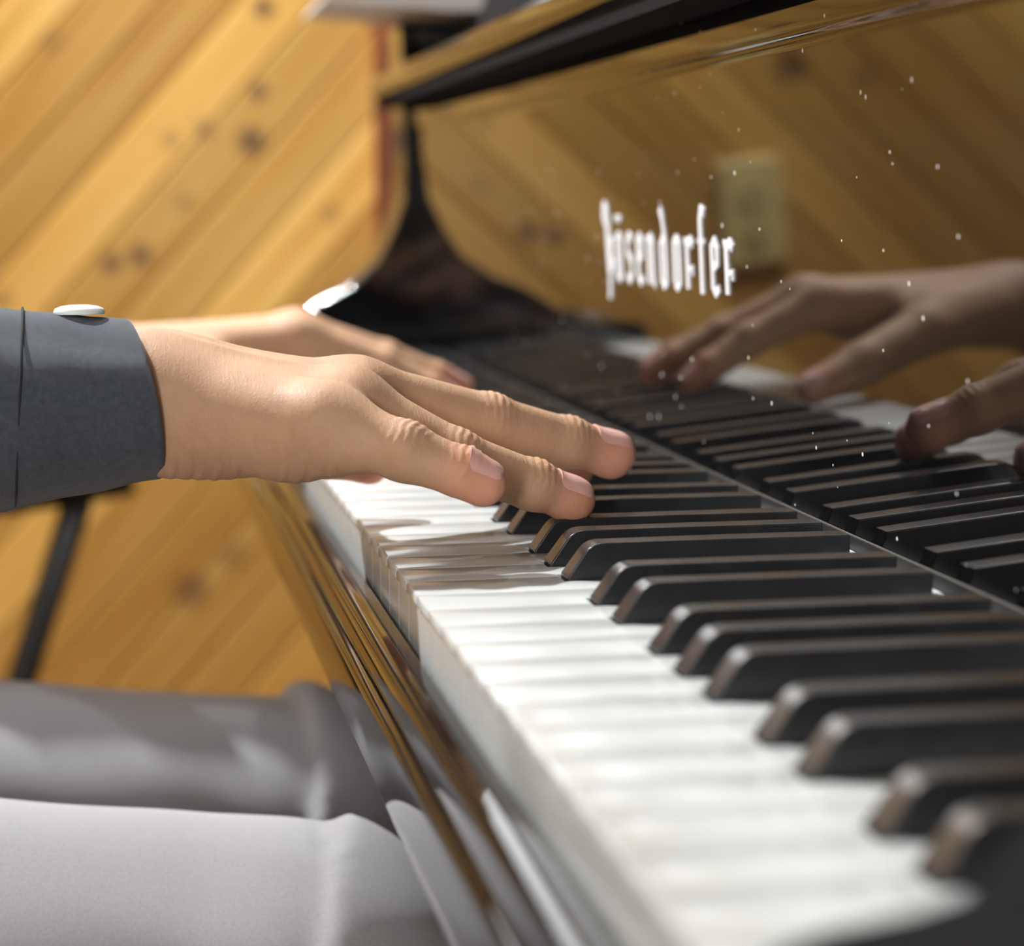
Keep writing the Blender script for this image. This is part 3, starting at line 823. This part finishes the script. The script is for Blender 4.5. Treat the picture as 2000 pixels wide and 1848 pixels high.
# trousers: two thighs, knees under the key bed, shins
def leg_sdf(P, hip, knee, ank, rt, rk, ra, sd, fo, so):
    f = cone_sdf(P, hip, knee, rt, rk)
    f2 = cone_sdf(P, knee, ank, rk, ra)
    ax = V3(knee)-V3(hip); Lh = np.linalg.norm(ax); ax /= Lh
    s = (P-np.array(hip, np.float32))@ax.astype(np.float32)-Lh
    # the cloth rides up into a fold over the knee cap
    step = 1/(1+np.exp(-(s-so)/.0011))
    f = f-fo*step
    f = smin(f, f2-fo*step, .010)
    w = .0014*np.sin(P[..., 0]*55+P[..., 2]*70+sd)*np.sin(P[..., 1]*60+P[..., 0]*22+sd)
    return f+w*np.exp(-(s/.12)**2)
LEGS = [((-.47, .560, -.139), (-.034, .497, -.1830), (.10, .50, -.645), .074, .0685, .050, 0.4, .0060, .016),
        ((-.47, .715, -.138), (-.022, .765, -.1980), (.08, .79, -.645), .074, .0685, .050, 2.0, .0100, .010)]
def trouser_sdf(P):
    f = None
    for l in LEGS:
        d = leg_sdf(P, *l); f = d if f is None else smin(f, d, .02)
    f = smin(f, cone_sdf(P, (-.50, .57, -.155), (-.50, .70, -.155), .105, .105), .04)
    return f
Vt, Ft = body_mesh(trouser_sdf, (-.64, .38, -.66), (.18, .90, -.02), TCELL)
obj('trousers', smooth_mesh(Vt, Ft, 1, .4), Ft, M['trouser'], pr_, True)
for l in LEGS:
    ax_, ay_, _ = l[2]
    def shoe(P, ax_=ax_, ay_=ay_):
        f = cone_sdf(P, (ax_-.03, ay_, ZF+.045), (ax_+.10, ay_, ZF+.036), .040, .034)
        f = smin(f, cone_sdf(P, (ax_+.10, ay_, ZF+.036), (ax_+.17, ay_, ZF+.034), .038, .030), .02)
        f = smin(f, cone_sdf(P, (ax_-.01, ay_, ZF+.05), (ax_, ay_, ZF+.10), .040, .042), .02)
        return np.maximum(f, ZF+.002-P[..., 2])
    Vs, Fs = body_mesh(shoe, (ax_-.09, ay_-.06, ZF-.006), (ax_+.22, ay_+.06, ZF+.16), .006)
    obj('shoe', Vs, Fs, M['shoe'], pr_, True)
def hair_sdf(P):
    q = (P-np.array([-.412, .635, .592], np.float32))/np.array([.102, .084, .122], np.float32)
    f = (np.linalg.norm(q, axis=-1)-1)*.09
    cut = np.maximum((P[..., 0]+.375)*1.0-(P[..., 2]-.60)*.8, .505-P[..., 2])
    return np.maximum(f, cut*.7)+.0015*np.sin(P[..., 0]*220)*np.sin(P[..., 1]*260)
Vh, Fh = body_mesh(hair_sdf, (-.54, .53, .44), (-.28, .74, .73), .007)
obj('hair', Vh, Fh, M['hair'], pr_, True)

# bench under the player
bn = thing('piano_bench', 'black padded piano bench under the player', 'bench', (-.52, .635, ZF))
m = MB(); m.box((-.70, .36, -.335), (-.34, .91, -.262)); bevel(m.build('seat', M['shoe'], bn), .018, 3)
m = MB(); m.box((-.68, .38, -.375), (-.36, .89, -.3352)); m.build('apron', M['lacquer'], bn)
for bx in (-.66, -.38):
    for by in (.40, .87):
        m = MB(); m.tube([(bx, by, -.3755), (bx, by, ZF)], [.024, .018], 12); m.build('leg', M['lacquer'], bn)

# ---------------------------------------------------------------- lamps, camera, view
def downlight(x, y, power, color, rad, spread=150, label=None, aim=None):
    t = thing('ceiling_light', label, 'ceiling light', (x, y, ZC-.012))
    m = MB(); n = 32; V = []
    for r, z in ((rad*1.35, ZC-.004), (rad*1.35, ZC-.010), (rad*1.06, ZC-.012), (rad*1.06, ZC-.004)):
        V += [(x+r*math.cos(2*math.pi*k/n), y+r*math.sin(2*math.pi*k/n), z) for k in range(n)]
    F = [(j*n+k, j*n+(k+1) % n, ((j+1) % 4)*n+(k+1) % n, ((j+1) % 4)*n+k) for j in range(4) for k in range(n)]
    m.add(V, F); m.build('trim_ring', M['plaster'], t)
    ld = bpy.data.lights.new('ceiling_lamp', 'AREA'); ld.shape = 'DISK'; ld.size = rad*2; ld.energy = power; ld.color = color
    ld.spread = math.radians(spread)
    lo = bpy.data.objects.new('lamp', ld); C.objects.link(lo); lo.parent = t; lo.location = (0, 0, -.004)
    if aim is not None:
        d = Vector(aim)-Vector((x, y, ZC-.016)); lo.rotation_euler = d.to_track_quat('-Z', 'Y').to_euler()
for a in LAMPS: downlight(*a)
pt = thing('ceiling_light', 'long white fill panel added to the ceiling above the board wall', 'ceiling light', (-.1, 1.80, ZC-.03))  # unseen panel, added for soft fill and glints from above
m = MB(); m.box((-.85, 1.66, ZC-.03), (.65, 1.94, ZC-.002)); m.build('housing', M['plaster'], pt)
ld = bpy.data.lights.new('panel_lamp', 'AREA'); ld.shape = 'RECTANGLE'; ld.size = 1.4; ld.size_y = .22; ld.energy = PANEL_W; ld.color = (.93, .97, 1.0)
lo = bpy.data.objects.new('lamp', ld); C.objects.link(lo); lo.parent = pt; lo.location = (0, 0, -.003)
wl = thing('glint_panel', 'wide glowing panel added flat on the board wall for glints, higher than the piano', 'light panel', (-.1, YW-.012, .45))  # unseen glowing panel, added to put glints on the black keys
m = MB(); m.box((-.62, YW-.010, .450), (.42, YW+.003, .970)); bevel(m.build('housing', M['plaster'], wl), .003)
em, nt_, b_ = mat_new('panel_glow'); setb(b_, color=(.9, .9, .9), rough=.4); b_.inputs['Emission Color'].default_value = (.92, .96, 1, 1); b_.inputs['Emission Strength'].default_value = GLINT_PANEL
m = MB(); m.box((-.60, YW-.0125, .470), (.40, YW-.0095, .950)); m.build('diffuser', em, wl)
FX, FY, FZ = -.60, -1.30, .34
fl = thing('fill_lamp', 'added fill lamp with a round soft head, standing behind the camera', 'lamp', (FX, FY, ZF))  # unseen lamp, added to fill the shaded side of the near hand
m = MB(); m.tube([(FX, FY, ZF), (FX, FY, ZF+.02)], .16, 32); m.build('base', M['stand'], fl)
m = MB(); m.tube([(FX, FY, ZF+.02), (FX, FY, FZ-.05)], .012, 14); m.build('pole', M['stand'], fl, True)
m = MB(); m.tube([(FX, FY-.03, FZ), (FX, FY+.05, FZ)], [.10, .235], 40); m.build('lamp_shade', M['plaster'], fl)
ld = bpy.data.lights.new('soft_lamp', 'AREA'); ld.shape = 'DISK'; ld.size = .44; ld.energy = SOFT_W; ld.color = (1.0, .98, .95)
lo = bpy.data.objects.new('lamp', ld); C.objects.link(lo); lo.parent = fl; lo.location = (0, .055, FZ-ZF)
lo.rotation_euler = (Vector((.0, .6, 0))-Vector((FX, FY, FZ))).to_track_quat('-Z', 'Y').to_euler()
w = bpy.data.worlds.new('World'); bpy.context.scene.world = w; w.use_nodes = True
w.node_tree.nodes['Background'].inputs[0].default_value = (1, .93, .82, 1); w.node_tree.nodes['Background'].inputs[1].default_value = .03

cam = bpy.data.cameras.new('Camera'); co = bpy.data.objects.new('Camera', cam); C.objects.link(co)
fw = Vector((.18391461, .97447518, -.12873827)); up = Vector((.03029327, .12529092, .99165745)); rt = Vector((.98247531, -.1862802, -.00647721))
mw = Matrix(((rt.x, up.x, -fw.x, -.08734659), (rt.y, up.y, -fw.y, -.26731925), (rt.z, up.z, -fw.z, .11828532+ZK), (0, 0, 0, 1)))
co.matrix_world = mw
cam.sensor_fit = 'HORIZONTAL'; cam.sensor_width = 36; cam.lens = 4.10826511/2*36; cam.clip_start = .02
cam.dof.use_dof = DOF; cam.dof.focus_distance = .695; cam.dof.aperture_fstop = 7.3
sc = bpy.context.scene
sc.camera = co
sc.view_settings.view_transform = 'Standard'; sc.view_settings.look = 'None'; sc.view_settings.gamma = 1; sc.view_settings.exposure = EXPO
sc.cycles.use_denoising = True
sc.cycles.max_bounces = 7; sc.cycles.diffuse_bounces = 3; sc.cycles.glossy_bounces = 4
sc.cycles.use_adaptive_sampling = True; sc.cycles.adaptive_threshold = .07; sc.cycles.adaptive_min_samples = 16
sc.cycles.sample_clamp_indirect = 6
